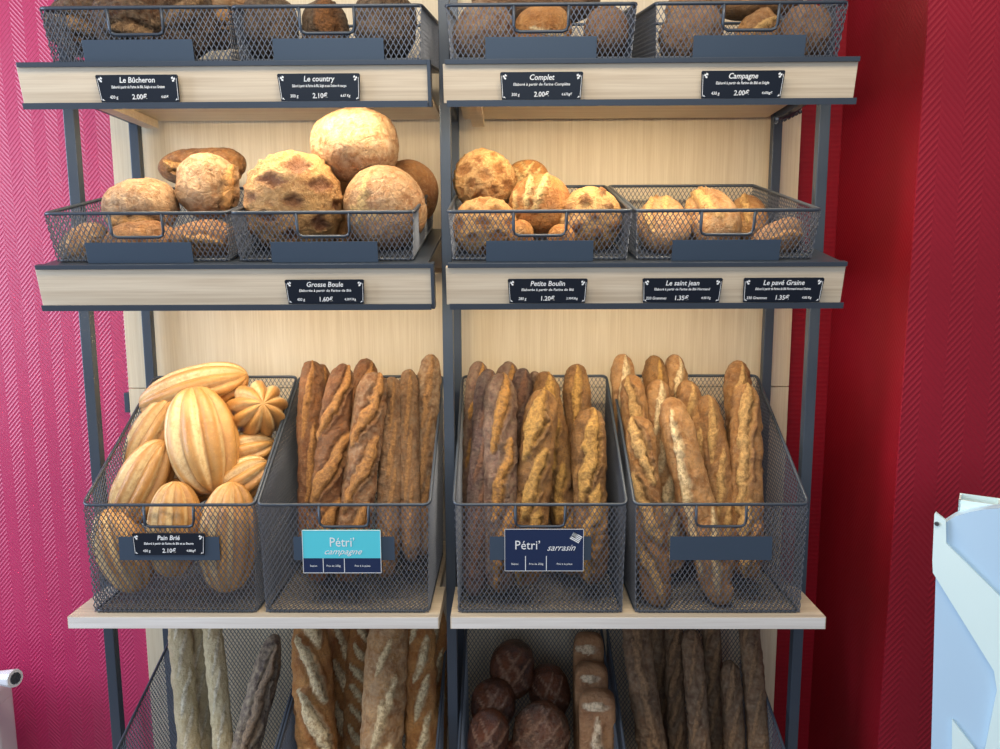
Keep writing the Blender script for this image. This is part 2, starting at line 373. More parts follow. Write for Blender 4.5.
def basket(name, w, d, hf, hb, taper, plate_z, rw=.0032):
    """open-topped mesh basket: origin at the middle of its front bottom edge, y to the back"""
    t = empty(name); h = w/2; hbt = h-taper
    F = [(-h, 0, hf), (h, 0, hf)]; B = [(-h, d, hb), (h, d, hb)]
    rim = rounded([F[0], F[1], B[1], B[0]], .012)
    bm = bmesh.new(); tube(bm, rim, rw, True); link('rim', bm, M_METAL, t, True)
    bot = rounded([(-hbt, .004, rw), (hbt, .004, rw), (hbt, d-.004, rw), (-hbt, d-.004, rw)], .012)
    bm = bmesh.new(); tube(bm, bot, rw*.8, True); link('base_wire', bm, M_METAL, t, True)
    hx = .0465; hz = .042
    bm = bmesh.new()
    lattice(bm, [(-hbt, rw), (hbt, rw), (h, hf), (-h, hf)], (0, 0, 0), (1, 0, 0), (0, 0, 1), hole=(-hx, hx, hf-hz, hf+.01))
    link('front_mesh', bm, M_WIRE, t)
    bm = bmesh.new(); lattice(bm, [(-hbt, rw), (hbt, rw), (h, hb), (-h, hb)], (0, d, 0), (1, 0, 0), (0, 0, 1)); link('back_mesh', bm, M_WIRE, t)
    for s in (-1, 1):
        bm = bmesh.new(); sl = taper/max(hf, .01)
        lattice(bm, [(0, rw), (d, rw), (d, hb), (0, hf)], (s*hbt, 0, 0), (0, 1, 0), (s*sl, 0, 1) if hf == hb else (s*taper/hb, 0, 1))
        link('side_mesh', bm, M_WIRE, t)
    bm = bmesh.new(); lattice(bm, [(-hbt, 0), (hbt, 0), (hbt, d), (-hbt, d)], (0, 0, rw*.6), (1, 0, 0), (0, 1, 0)); link('bottom_mesh', bm, M_WIRE, t)
    for s in (-1, 1):
        pass
    bm = bmesh.new()
    pts = [(-hx, 0, hf)]+[(-hx, -.001, hf-hz+.010), (-hx+.003, -.001, hf-hz+.003), (-hx+.010, -.001, hf-hz)]+[(hx-.010, -.001, hf-hz), (hx-.003, -.001, hf-hz+.003), (hx, -.001, hf-hz+.010), (hx, 0, hf)]
    tube(bm, pts, .0028); link('handle', bm, M_METAL, t, True)
    z0, z1, pw = plate_z
    bm = bmesh.new(); Mx = Matrix.Translation((0, -.006, 0))
    box(bm, -pw/2, pw/2, -.0015, .0, z0, z1, .0004, Mx)
    for s in (-1, 1): box(bm, s*(pw/2-.02)-.004, s*(pw/2-.02)+.004, -.001, .004, z1-.008, z1-.002, 0, Mx)
    link('label_holder', bm, M_PLATE, t)
    return t
def copy_tree(o, parent=None):
    c = o.copy(); COL.objects.link(c); c.parent = parent
    for ch in o.children: copy_tree(ch, c)
    return c
tall = basket('tall_mesh_basket', .323, .315, .2135, .413, .006, (.108, .154, .190))
shal = basket('shallow_mesh_basket', .322, .380, .087, .092, .006, (0.000, .037, .190))
low = basket('deep_mesh_basket', .323, .34, .21, .352, .006, (.108, .154, .190))
XS = [-.637, -.3075, .0605, .3975]
rows = [
 (shal, 1.343, 1.8685, [-.632, -.305, .0585, .4125], TILT, [
  'shallow mesh basket of dark crusty rustic loaves, top shelf, far left', 'shallow mesh basket of seed-coated dark loaves on the top left shelf',
  'shallow mesh basket under the broad wholemeal loaf on the top right shelf', 'shallow mesh basket on the top shelf, farthest right, against the red wall'], 'shallow baskets on the two tilted shelf rows'),
 (shal, 1.348, 1.5272, [-.656, -.325, .0575, .387], TILT, [
  'shallow mesh basket of floury rustic loaves on the middle shelf, far left', 'shallow mesh basket heaped with large boules on the middle left shelf',
  'shallow mesh basket of small leaf-crusted boules on the middle right shelf', 'shallow mesh basket of low folded loaves on the middle shelf, far right'], 'shallow baskets on the two tilted shelf rows'),
 (tall, 1.345, Z3+.0005, XS, 0, [
  'tall mesh basket filled with fluted golden loaves', 'tall mesh basket of brown baguettes with the turquoise sign',
  'tall mesh basket of buckwheat baguettes with the navy sign', 'tall mesh basket of golden baguettes with a bare blue label plate'], 'tall baskets on the level shelf'),
 (low, 1.35, Z4+.0005, XS, 0, [
  'lowest left mesh basket of pale sticks and one dark baguette', 'lowest mesh basket of golden slashed loaves beside the middle post',
  'lowest mesh basket of glazed dark loaves and tin loaves', 'lowest right mesh basket of thin brown baguettes'], 'deep baskets on the lowest shelf')]
for proto, y, z, xs, rx, labs, grp in rows:
    for i, x in enumerate(xs):
        if not proto.get('category'): o = proto
        else: o = copy_tree(proto)
        o.location = (x, y, z); o.rotation_euler = (rx, 0, 0)
        tag(o, labs[i], 'basket', grp)

# ------------------------------------------------------------------ signs
def text(body, size, x, z, shear=0., align='CENTER', sx=1., bold=0):
    cu = bpy.data.curves.new('lettering', 'FONT'); cu.body = body; cu.size = size; cu.shear = shear
    cu.align_x = align; cu.extrude = .00015; cu.offset = bold; cu.resolution_u = 2
    ob = bpy.data.objects.new('lettering', cu); COL.objects.link(ob)
    me = bpy.data.meshes.new_from_object(ob)
    me.transform(Matrix.Translation((x, 0, z)) @ Matrix.Rotation(PI/2, 4, 'X') @ Matrix.Diagonal((sx, 1, 1, 1)))
    bpy.data.objects.remove(ob); bpy.data.curves.remove(cu)
    return me
def lettering(items, parent, y, name='lettering', mat=None, extra=None):
    bm = bmesh.new()
    for it in items:
        me = text(**it); bm.from_mesh(me); bpy.data.meshes.remove(me)
    if extra: extra(bm)
    o = link(name, bm, mat or M_WHITE, parent); o.location.y = y; return o
def price_sign(loc, tilt, label, title, line, wt, price, kg, w=.141, h=.044, lsz=.0066):
    t = tag(empty('price_sign', loc, (tilt, 0, 0)), label, 'sign', 'small dark price signs')
    bm = bmesh.new(); prism(bm, [(-w/2, h-.002), (-w/2+.002, h), (w/2-.002, h), (w/2, h-.002), (w/2-.003, 0), (-w/2+.003, 0)], 0, .0025)
    link('plaque', bm, M_SIGN, t)
    def orn(bm):
        for s in (-1, 1):
            for (a, b2, c, d2) in ((.0115, .0085, .0040, .0035), (.0080, .0055, .0055, .0030), (.0105, .0075, .0085, .0025)):
                prism(bm, [(s*(w/2-a), h-c-.001), (s*(w/2-b2), h-c+.001), (s*(w/2-b2+.0012), h-c-.002), (s*(w/2-a+.001), h-c-.0035)], -.0002, .0001)
            prism(bm, [(s*(w/2-.0095), .0025), (s*(w/2-.0065), .006), (s*(w/2-.0055), .0035)], -.0002, .0001)
            prism(bm, [(s*(w/2-.0048), .0035), (s*(w/2-.0040), .0035), (s*(w/2-.0022), h-.006), (s*(w/2-.0028), h-.006)], -.0002, .0001)
    lw = .112; n = len(line)
    lettering([dict(body=title, size=.0125, x=0, z=h-.0125, shear=.18, sx=.95, bold=.00018),
               dict(body=line, size=.0062, x=0, z=h-.0215, shear=.12, sx=min(1.15, lw/(n*.0030)), bold=.0001),
               dict(body=wt, size=.0070, x=-w/2+.026, z=.0060, shear=.1, sx=.9, bold=.0001),
               dict(body=price, size=.0115, x=0.0, z=.0048, shear=.05, sx=.95, bold=.00018),
               dict(body=kg, size=.0060, x=w/2-.027, z=.0065, shear=.1, sx=.9, bold=.0001)], t, -.0004, extra=orn)
    return t
def fascia_sign(px0, px1, row, *a):
    zt, yf, hg = ((1.8655, 1.322, .073), (1.523, 1.326, .0785))[row]
    base = Vector((0, -.0088, -hg+.0078)); base.rotate(Matrix.Rotation(TILT, 3, 'X'))
    X = at((px0+px1)/2, 92 if row == 0 else 292, yf).x
    return price_sign((X, yf+base.y, zt+base.z), TILT+.02, *a)
fascia_sign(97, 180, 0, 'dark price sign reading Le Bûcheron on the top left fascia', 'Le Bûcheron', 'Elaboré à partir de Farine de Blé, Seigle et aux Graines', '430 g', '2.00€', '4.65€')
fascia_sign(278, 361, 0, 'dark price sign reading Le country on the top left fascia', 'Le country', 'Elaboré à partir de Farine de Blé, Seigle et aux Graines de courges', '300 g', '2.10€', '6.67 Kg')
fascia_sign(500, 583, 0, 'dark price sign reading Complet on the top right fascia', 'Complet', 'Elaboré à partir de Farine Complète', '300 g', '2.00€', '6.67kg€')
fascia_sign(700, 784, 0, 'dark price sign reading Campagne on the top right fascia', 'Campagne', 'Elaboré à partir de Farine de Blé et Seigle', '430 g', '2.00€', '4.65kg€')
fascia_sign(284, 366, 1, 'dark price sign reading Grosse Boule on the middle left fascia', 'Grosse Boule', 'Elaborée à partir de Farine de Blé', '400 g', '1.60€', '4.00€/Kg')
fascia_sign(507, 588, 1, 'dark price sign reading Petite Boulin on the middle right fascia', 'Petite Boulin', 'Elaborée à partir de Farine de Blé', '280 g', '1.20€', '3.99€/Kg')
fascia_sign(641, 723, 1, 'dark price sign reading Le saint jean on the middle right fascia', 'Le saint jean', 'Elaboré à partir de Farine de Blé Normand', '220 Grammes', '1.35€', '4.00 Kg')
fascia_sign(742, 824, 1, 'dark price sign reading Le pavé Graine at the right end of the middle fascia', 'Le pavé Graine', 'Elaboré à partir de Farine de Blé Normand et aux Graines', '330 Grammes', '1.35€', '4.00 Kg')
pb = at(169.5, 555, 1.3345)
price_sign((pb.x, 1.3345, pb.z), 0, 'dark price sign reading Pain Brié clipped to the basket of fluted loaves', 'Pain Brié', 'Elaboré à partir de Farine de Blé et au Beurre', '430 g', '2.10€', '4.88kg€', .137, .042)

def frame_lines(bm, w, h, e=.0009):
    for x0, x1, z0, z1 in ((-w/2, w/2, 0, e), (-w/2, w/2, h-e, h), (-w/2, -w/2+e, 0, h), (w/2-e, w/2, 0, h)): box(bm, x0, x1, -.0002, .0003, z0, z1)
# turquoise sign
w_, h_ = .147, .0835; p = at(342.5, 573, 1.332)
t = tag(empty('product_sign', (p.x, 1.332, p.z)), 'turquoise and navy sign reading campagne on the basket of brown baguettes', 'sign')
bm = bmesh.new(); box(bm, -w_/2, w_/2, 0, .002, h_*.345, h_, .0003); link('upper_field', bm, M_CYAN, t)
bm = bmesh.new(); box(bm, -w_/2, w_/2, 0, .002, 0, h_*.343, .0003); link('lower_field', bm, M_NAVY, t)
def ex(bm):
    frame_lines(bm, w_, h_)
    for q in (.255, .525): box(bm, -w_/2+w_*q, -w_/2+w_*q+.0011, -.0002, .0003, 0, h_*.345)
lettering([dict(body='Pétri’', size=.0255, x=.001, z=h_*.62, sx=.88), dict(body='campagne', size=.0165, x=.001, z=h_*.44, shear=.5, sx=1.08),
           dict(body='Ration', size=.0052, x=-w_*.365, z=h_*.15), dict(body='Prix de 250g', size=.0052, x=-w_*.11, z=h_*.15), dict(body='Prix à la pièce', size=.0052, x=w_*.26, z=h_*.15)], t, -.0005, extra=ex)
# navy sign
w_, h_ = .147, .0815; p = at(544, 571, 1.332)
t = tag(empty('product_sign', (p.x, 1.332, p.z), (0, 0, 0)), 'navy sign reading sarrasin with a small striped flag on the buckwheat baguette basket', 'sign')
bm = bmesh.new(); box(bm, -w_/2, w_/2, 0, .002, 0, h_, .0003); link('board', bm, M_NAVY, t)
def ex(bm):
    frame_lines(bm, w_, h_, .0007)
    for q in (.26, .525): box(bm, -w_/2+w_*q, -w_/2+w_*q+.0013, -.0002, .0003, .001, h_*.36)
    R = Matrix.Translation((w_*.405, 0, h_*.80)) @ Matrix.Rotation(.52, 4, 'Y')
    for i in range(5): box(bm, -.0095, .0095, -.0002, .0003, -.0075+i*.0031, -.0075+i*.0031+.0019, 0, R)
    box(bm, -.0095, -.0010, -.0002, .0003, -.0013, .0068, 0, R)
lettering([dict(body='Pétri’', size=.0245, x=-w_*.21, z=h_*.52, sx=.92), dict(body='sarrasin', size=.0175, x=w_*.21, z=h_*.49, shear=.5, sx=.95),
           dict(body='Ration', size=.0052, x=-w_*.37, z=h_*.15), dict(body='Prix de 250g', size=.0052, x=-w_*.10, z=h_*.15), dict(body='Prix à la pièce', size=.0052, x=w_*.26, z=h_*.15)], t, -.0005, extra=ex)

# ------------------------------------------------------------------ bread
_rs = np.random.RandomState(5); _perm = _rs.rand(64, 64, 64)
def vnoise(P3, s, off=0.):
    q = P3*s+off+17.3; i = np.floor(q).astype(int); f = q-i; f = f*f*(3-2*f)
    def g(a, b, c): return _perm[(i[..., 0]+a) % 64, (i[..., 1]+b) % 64, (i[..., 2]+c) % 64]
    x, y, z = f[..., 0], f[..., 1], f[..., 2]
    c00 = g(0, 0, 0)*(1-x)+g(1, 0, 0)*x; c10 = g(0, 1, 0)*(1-x)+g(1, 1, 0)*x
    c01 = g(0, 0, 1)*(1-x)+g(1, 0, 1)*x; c11 = g(0, 1, 1)*(1-x)+g(1, 1, 1)*x
    return ((c00*(1-y)+c10*y)*(1-z)+(c01*(1-y)+c11*y)*z)*2-1
def sstep(a, b, x): t = np.clip((x-a)/(b-a), 0, 1); return t*t*(3-2*t)

def make_loaf(name, L, a, b2, k, mat, cuts=(), planar=False, flute=0, diamonds=None, rough=.09, bend=0., seed=0, nu=None, nv=56, flour=0., tips=.4, square=2.0, kp=.5, crackle=0., neck=None, lump=.05):
    """loaf along local z, length L, half width a (x), half depth b2 (y), scored on its -y side"""
    if nu is None: nu = int(max(44, min(150, L/.0036)))
    u = np.linspace(0, 1, nu); t = .5-.5*np.cos(PI*u)
    t = t*.62+u*.38 if k > 3 else t*.85+u*.15
    s = 2*t-1; R = np.maximum(1-np.abs(s)**k, 0)**kp
    if neck: R = R*(1+neck[0]*np.sin(2*PI*neck[1]*t+seed*1.7))
    th = np.linspace(0, 2*PI, nv, endpoint=False)          # th=0 faces -y
    T, TH = np.meshgrid(t, th, indexing='ij'); RR = R[:, None]*np.ones_like(TH)
    cx, cy = np.sin(TH), -np.cos(TH)
    if square != 2: 
        nrm = (np.abs(cx)**square+np.abs(cy)**square)**(1/square); cx, cy = cx/nrm, cy/nrm
    X = a*RR*cx; Y = b2*RR*cy; Z = L*(T-.5)
    P3 = np.stack([X, Y, Z], -1); so = seed*3.71
    rm = min(a, b2)
    disp = lump*rm*vnoise(P3, 1/(rm*1.6), so)+rough*rm*vnoise(P3, 1/(rm*.45), so+9)+rough*.4*rm*vnoise(P3, 1/(rm*.16), so+5)
    cut = np.zeros_like(X); ear = np.zeros_like(X); grv = np.zeros_like(X)
    TW = np.where(TH > PI, TH-2*PI, TH)
    wx = X if planar else TW*a
    front = (np.cos(TH) > -.05) if planar else np.ones_like(TH, bool)
    dup = np.zeros_like(X); ddn = np.zeros_like(X)
    wob = vnoise(P3, 1/(rm*.5), so+2)*.12+vnoise(P3, 1/(rm*.2), so+3)*.12+vnoise(P3, 1/(rm*1.1), so+4)*.30
    for (s0, w0, A, Wd, phi, dep) in cuts:
        ds = Z-s0*L; dw = wx-w0*a; A_ = A*L; W_ = Wd*a
        aa = ds*math.cos(phi)+dw*math.sin(phi); bb = -ds*math.sin(phi)+dw*math.cos(phi)
        lens = 1-(aa/A_)**2; ok = (lens > 0) & front
        wl = W_*np.sqrt(np.maximum(lens, 1e-4)); q = bb/wl+wob*1.6
        ins = np.where(ok, sstep(1.0, .78, np.abs(q)), 0)
        edge = np.where(ok, np.exp(-((q-1.05)/.22)**2), 0)*sstep(0, .25, lens)
        g2 = np.where(ok, np.exp(-((q-.72)/.16)**2), 0)*sstep(0, .3, lens)
        g3 = np.where(ok, np.exp(-((q+1.0)/.2)**2), 0)*sstep(0, .3, lens)
        up = dep*W_*(.55*ins*(1-np.minimum(np.abs(q), 1)**2)+.75*edge); dn = -dep*W_*(.9*g2+.5*g3)
        dup = np.maximum(dup, up); ddn = np.minimum(ddn, dn)
        cut = np.maximum(cut, ins); grv = np.maximum(grv, np.maximum(g2*.5, g3*.3)); ear = np.maximum(ear, edge*.30)
    if diamonds:
        ds_, hf_, al, sgn, dr, stg = diamonds; sz = ds_*a
        w1 = vnoise(P3, 1/(rm*.6), so+31)*.16; w2 = vnoise(P3, 1/(rm*.6), so+35)*.16
        pp_ = (X*math.cos(al)+Z*math.sin(al))/sz+w1+.5; qq_ = (X*math.cos(al)-Z*math.sin(al))/sz+w2+.5
        cell = vnoise(np.stack([np.floor(pp_), np.floor(qq_), 0*X], -1), .83, so)
        dd = np.maximum(np.abs(pp_-np.floor(pp_)-.5), np.abs(qq_-np.floor(qq_)-.5))-hf_*(1+.5*cell)
        msk = sstep(.04, -.03, dd)*(np.cos(TH) > .1)*sstep(1.0, .85, np.sqrt((X/a)**2+(2*Z/L)**2))
        rim_ = np.exp(-((dd-.03)/.05)**2)*(np.cos(TH) > .1)
        dup = dup+sgn*sz*.10*msk+dr*sz*.10*rim_
        ear = np.maximum(ear, msk*stg); cut = np.maximum(cut, (1-msk)*sstep(.0, .5, np.cos(TH))*.42)
    disp = disp+dup+ddn
    fl = np.full_like(X, flour)
    if flute:
        ph = (TH*flute/(2*PI)+.06*np.sin(5*T+seed)) % 1
        prof = np.where(ph < .82, np.sin(ph/.82*PI)**.6, 0)*(1+.25*(ph<.82)*(.82-ph)); lowc = sstep(.50, .66, ph)*(1-sstep(.84, .95, ph))
        amp = np.sin(PI*np.clip(T, .02, .98))**.35
        disp += rm*(.20*prof-.07)*amp
        cut = np.maximum(cut, lowc*amp); ear = np.maximum(ear, np.exp(-((ph-.94)/.06)**2)*.6*amp)
    if crackle:
        c1 = np.abs(vnoise(P3, 1/(rm*.35), so+21)); cr = np.exp(-(c1/.06)**2)
        disp -= crackle*rm*.05*cr; cut = np.maximum(cut, cr*crackle*.45)
    tip = sstep(.80, 1.0, np.abs(2*T-1))*tips*(.6+.4*vnoise(P3, 60, so))
    ear = np.clip(ear+grv+np.maximum(tip, 0)*.6, 0, 1)
    fall = np.minimum(1, RR*2.2); disp = disp*fall
    nx, ny = cx/a, cy/b2; nl = np.sqrt(nx**2+ny**2); nx, ny = nx/nl, ny/nl
    # slope of the profile gives the part of the normal along z
    dR = np.gradient(R, L*t+1e-9)[:, None]*rm; dR = np.clip(dR, -3, 3); nz = -dR; q = np.sqrt(1+nz**2)
    X = X+disp*nx/q; Y = Y+disp*ny/q; Z = Z+disp*nz/q
    c_ = np.sin(PI*T); X = X+bend*L*(c_-.6)
    nu_ = nu
    co = np.stack([X, Y, Z], -1).reshape(-1, 3)
    idx = np.arange(nu_*nv).reshape(nu_, nv); i2 = np.roll(idx, -1, 1)
    faces = np.stack([idx[:-1], i2[:-1], i2[1:], idx[1:]], -1).reshape(-1, 4)
    me = bpy.data.meshes.new(name)
    c0 = co[:nv].mean(0); c1 = co[-nv:].mean(0)
    allco = np.vstack([co, c0[None], c1[None]]); n0 = nu_*nv
    fl_ = faces.tolist()+[[int(idx[0, (j+1) % nv]), int(idx[0, j]), n0] for j in range(nv)]+[[int(idx[-1, j]), int(idx[-1, (j+1) % nv]), n0+1] for j in range(nv)]
    me.from_pydata(allco.tolist(), [], fl_); me.update()
    me.polygons.foreach_set('use_smooth', [True]*len(me.polygons))
    at_ = me.color_attributes.new('loaf', 'FLOAT_COLOR', 'POINT')
    col = np.zeros((n0+2, 4)); col[:, 3] = 1
    col[:n0, 0] = cut.reshape(-1); col[:n0, 1] = ear.reshape(-1); col[:n0, 2] = fl.reshape(-1)
    col[n0:, 1] = .2
    at_.data.foreach_set('color', col.reshape(-1).astype(np.float32))
    me.materials.append(mat)
    o = bpy.data.objects.new(name, me); COL.objects.link(o); return o
def orient(o, centre, axis, roll):
    z = axis.normalized(); view = (CAM-centre)
    y = -(view-z*view.dot(z)).normalized(); x = y.cross(z)
    R = Matrix((x, y, z)).transposed().to_4x4()
    o.matrix_world = Matrix.Translation(centre) @ R @ Matrix.Rotation(roll, 4, 'Z')
SEED = [0]
def slashes(n, slant=.28, wd=.34, dep=.5, jit=.08, w0=0., frac=.92, seed=0):
    rnd = random.Random(seed+11); out = []
    for i in range(n):
        s0 = -.5*frac+frac*(i+.5)/n+.0
        out.append((s0, w0+rnd.uniform(-jit, jit)*2, frac/n*.64, wd*rnd.uniform(.85, 1.15), slant, dep))
    return out
def lean(kind, mat, top, bot, r, label, group, name='baguette', n=4, slant=.28, wd=.36, roll=0., k=9, kp=.5, depth=.92, **kw):
    SEED[0] += 1; sd = SEED[0]
    A, B = at(*top), at(*bot); L = (A-B).length
    cuts = kw.pop('cuts', None)
    if cuts is None: cuts = slashes(n, slant, wd, kw.pop('dep', .5), seed=sd, w0=kw.pop('w0', 0))
    o = make_loaf(name, L, r, r*depth, k, BM[mat], cuts=cuts, seed=sd, kp=kp, bend=kw.pop('bend', random.Random(sd).uniform(-.012, .012)), **kw)
    orient(o, (A+B)/2, A-B, roll); return tag(o, label, 'bread', group)
def ball(mat, px, py, Y, L, a, b2, ang, tilt, label, group, name='round_loaf', k=2.3, roll=0., planar=True, **kw):
    """centre by survey; ang = long axis from vertical in the wall plane, tilt = long axis leaning to the back"""
    SEED[0] += 1; sd = SEED[0]
    c = at(px, py, Y)
    ax = Vector((math.sin(ang)*math.cos(tilt), math.sin(tilt), math.cos(ang)*math.cos(tilt)))
    o = make_loaf(name, L, a, b2, k, BM[mat], planar=planar, seed=sd, **kw)
    orient(o, c, ax, roll); return tag(o, label, 'bread', group)

# --- tall basket 2: country baguettes
g = 'brown baguettes with the turquoise sign'
lean('b', 'camp', (311, 361, 1.585), (313, 568, 1.46), .0285, 'brown baguette farthest left in the basket with the turquoise sign', g, n=3, slant=.12, w0=-.1)
lean('b', 'camp', (322, 364, 1.63), (325, 560, 1.53), .024, 'brown baguette tip peeping out behind the far left one above the turquoise sign', g)
lean('b', 'camp', (342, 363, 1.535), (318, 582, 1.405), .0315, 'thick brown baguette with a dark pointed tip, second from left above the turquoise sign', g, n=3, slant=.4, wd=.55, dep=.7, k=5)
lean('b', 'camp', (366, 358, 1.63), (350, 560, 1.525), .029, 'blunt brown baguette behind the mauve-brown one above the turquoise sign', g)
lean('b', 'camp', (375, 372, 1.53), (346, 582, 1.40), .0335, 'mauve-brown baguette with a long twisting slash, in front above the turquoise sign', g, n=3, slant=.32, wd=.5, dep=.7, flour=.25)
lean('b', 'thin', (393, 377, 1.56), (386, 578, 1.41), .0245, 'slim seeded baguette right of the twisting one, above the turquoise sign', g, n=4, slant=.1, wd=.25, dep=.35)
lean('b', 'thin', (408, 369, 1.57), (411, 562, 1.43), .022, 'slimmest straight baguette, second from right in the turquoise sign basket', g, n=3, slant=.1, wd=.3, dep=.3)
lean('b', 'thin', (430, 354, 1.60), (420, 556, 1.47), .0265, 'tall baguette at the right side, next to the middle post, turquoise sign basket', g, n=3, slant=.1, wd=.3, dep=.35, flour=.2)

# --- tall basket 3: buckwheat baguettes
g = 'buckwheat baguettes with the navy sign'
lean('b', 'sarr', (478, 361, 1.62), (471, 570, 1.50), .026, 'buckwheat baguette in the back left corner above the navy sign', g, n=4)
lean('b', 'sarrd', (489, 369, 1.56), (474, 596, 1.385), .027, 'darkest purplish buckwheat baguette, second from left in the navy sign basket', g, n=4, slant=.2, wd=.3)
lean('b', 'sarr', (508, 361, 1.635), (505, 560, 1.55), .030, 'buckwheat baguette tip behind the two-toned one, navy sign basket', g)
lean('b', 'sarr', (500, 374, 1.53), (501, 592, 1.385), .0345, 'two-toned buckwheat baguette with pale left and ochre right, navy sign basket', g, n=3, slant=.22, wd=.5, dep=.6)
lean('b', 'sarrd', (522, 368, 1.61), (519, 562, 1.53), .026, 'dark chipped baguette tip left of centre at the back, navy sign basket', g)
lean('b', 'sarr', (534, 371, 1.635), (533, 560, 1.555), .022, 'narrow baguette tip at the centre back, navy sign basket', g)
lean('b', 'sarrg', (545, 371, 1.59), (572, 575, 1.45), .029, 'ochre buckwheat baguette behind and right of the central one, navy sign basket', g, n=4, slant=.25, wd=.5, dep=.6)
lean('b', 'sarrg', (543, 389, 1.51), (525, 585, 1.395), .0355, 'thick central buckwheat baguette with cracked tip above the navy sign', g, n=3, slant=.25, wd=.55, dep=.7, roll=-.2)
lean('b', 'sarrg', (575, 364, 1.61), (588, 570, 1.50), .030, 'tall ochre baguette with a short slash, back right of the navy sign basket', g, n=4, slant=.15, wd=.4)
lean('b', 'sarrg', (588, 409, 1.505), (592, 583, 1.40), .0345, 'short plump golden baguette at the front right of the navy sign basket', g, n=2, slant=.2, wd=.6, dep=.6)

# --- tall basket 4: golden baguettes
g = 'golden baguettes over the bare label plate'
lean('b', 'tradp', (622, 354, 1.63), (636, 560, 1.53), .0285, 'golden baguette in the back left corner, tallest of the left stack of three', g)
lean('b', 'trad', (632, 374, 1.57), (648, 575, 1.46), .028, 'golden baguette in the middle of the left stack of three, far right tall basket', g, n=4, slant=-.2, wd=.5)
lean('b', 'trad', (637, 416, 1.50), (658, 607, 1.375), .032, 'golden baguette lowest and foremost of the left stack, far right tall basket', g, n=3, slant=-.3, wd=.55, dep=.7)
lean('b', 'sarrg', (655, 355, 1.635), (664, 560, 1.56), .029, 'browner baguette tip at the back, second from left in the far right tall basket', g)
lean('b', 'tradp', (675, 354, 1.635), (690, 560, 1.55), .026, 'golden baguette tip at the back centre of the far right tall basket', g)
lean('b', 'tradp', (657, 379, 1.575), (674, 573, 1.475), .030, 'broad golden baguette behind the long white-slashed one', g)
lean('b', 'tradp', (669, 397, 1.515), (722, 605, 1.372), .0345, 'golden baguette with one long white slash, leaning right, far right tall basket', g, k=7, cuts=[(.04, -.38, .40, .36, .07, .6), (-.25, .5, .2, .3, .2, .4)])
lean('b', 'trad', (687, 380, 1.575), (712, 573, 1.465), .028, 'golden baguette right behind the white-slashed one', g)
lean('b', 'trad', (708, 395, 1.55), (728, 580, 1.43), .027, 'curved golden baguette left of the upright pair at the right', g, n=3, slant=.2, wd=.4, bend=.03)
lean('b', 'trad', (736, 360, 1.61), (748, 570, 1.49), .030, 'tallest of the upright golden pair at the right of the basket', g, roll=.2)
lean('b', 'trad', (745, 384, 1.545), (748, 578, 1.41), .0315, 'foremost of the upright golden pair at the right of the basket', g, n=3, slant=.12, wd=.55, dep=.6)

# --- tall basket 1: fluted loaves
g = 'fluted loaves in the far left tall basket'
br = dict(name='fluted_loaf', flute=9, rough=.010, lump=.03, tips=.2, nv=110, planar=False, nu=60)
ball('brie', 194, 391, 1.585, .245, .047, .045, 1.28, 0, 'long fluted loaf lying across the top back of its basket', g, k=2.2, roll=.2, **br)
ball('brie', 203, 440, 1.475, .222, .063, .058, -.26, .25, 'largest fluted loaf, upright in the centre of its basket', g, k=2.1, roll=.1, **br)
ball('brie', 257, 411, 1.565, .15, .056, .056, .9, -.95, 'fluted loaf seen end-on at the upper right of its basket', g, k=2.0, roll=0, **br)
ball('brie', 153, 436, 1.545, .18, .040, .040, .5, .2, 'fluted loaf half hidden behind the left side of the largest one', g, k=2.1, roll=.3, **br)
ball('brie', 143, 483, 1.455, .185, .045, .045, .45, .25, 'fluted loaf leaning at the left side with one pale stripe', g, k=2.2, roll=.5, **br)
ball('brie', 174, 529, 1.392, .185, .045, .040, .05, .12, 'fluted loaf standing behind the dark price sign', g, k=2.2, roll=0, **br)
ball('brie', 229, 537, 1.400, .215, .050, .046, .05, .12, 'fluted loaf standing at the front right of its basket, next to the sign', g, k=2.2, roll=.3, **br)
ball('brie', 123, 550, 1.405, .175, .045, .042, -.35, .05, 'fluted loaf low at the front left of its basket, behind the mesh', g, k=2.2, roll=.6, **br)
ball('brie', 245, 452, 1.53, .125, .040, .036, 1.3, .3, 'fluted loaf in shade under the end-on loaf', g, k=2.1, roll=.3, **br)
ball('brie', 243, 480, 1.475, .12, .038, .036, 1.0, .3, 'fluted loaf at the right, under the shaded one', g, k=2.1, roll=.3, **br)
ball('brie', 184, 485, 1.50, .16, .042, .036, 1.4, .2, 'fluted loaf buried under the largest one', g, k=2.1, roll=.3, **br)

# --- middle row, basket 1: rustic loaves
g = 'rustic loaves on the middle left shelf'
ru = dict(name='rustic_loaf', rough=.05, lump=.10, crackle=.5)
ball('rustf', 141, 208, 1.44, .135, .052, .056, 1.45, .1, 'broad floury rustic loaf at the left of its basket on the middle shelf', g, k=2.5, cuts=[(0, .55, .36, .30, .35, 1.0), (-.2, .75, .2, .2, .6, .8)], **ru)
ball('rustf', 207, 187, 1.46, .125, .056, .050, .25, .1, 'upright floury oval loaf with split right edge on the middle left shelf', g, k=2.4, cuts=[(0, .66, .40, .22, -.1, 1.1)], **ru)
ball('rust', 202, 166, 1.60, .185, .036, .040, 1.5, .0, 'long crusty rustic loaf lying behind the floury pair on the middle left shelf', g, k=2.8, cuts=[(-.1, .3, .3, .4, .5, 1), (.25, .2, .2, .3, .6, 1)], **ru)
ball('rust', 140, 241, 1.392, .13, .038, .036, 1.4, .2, 'golden rustic loaf seen through the handle hole of the far left middle basket', g, k=2.4, **ru)
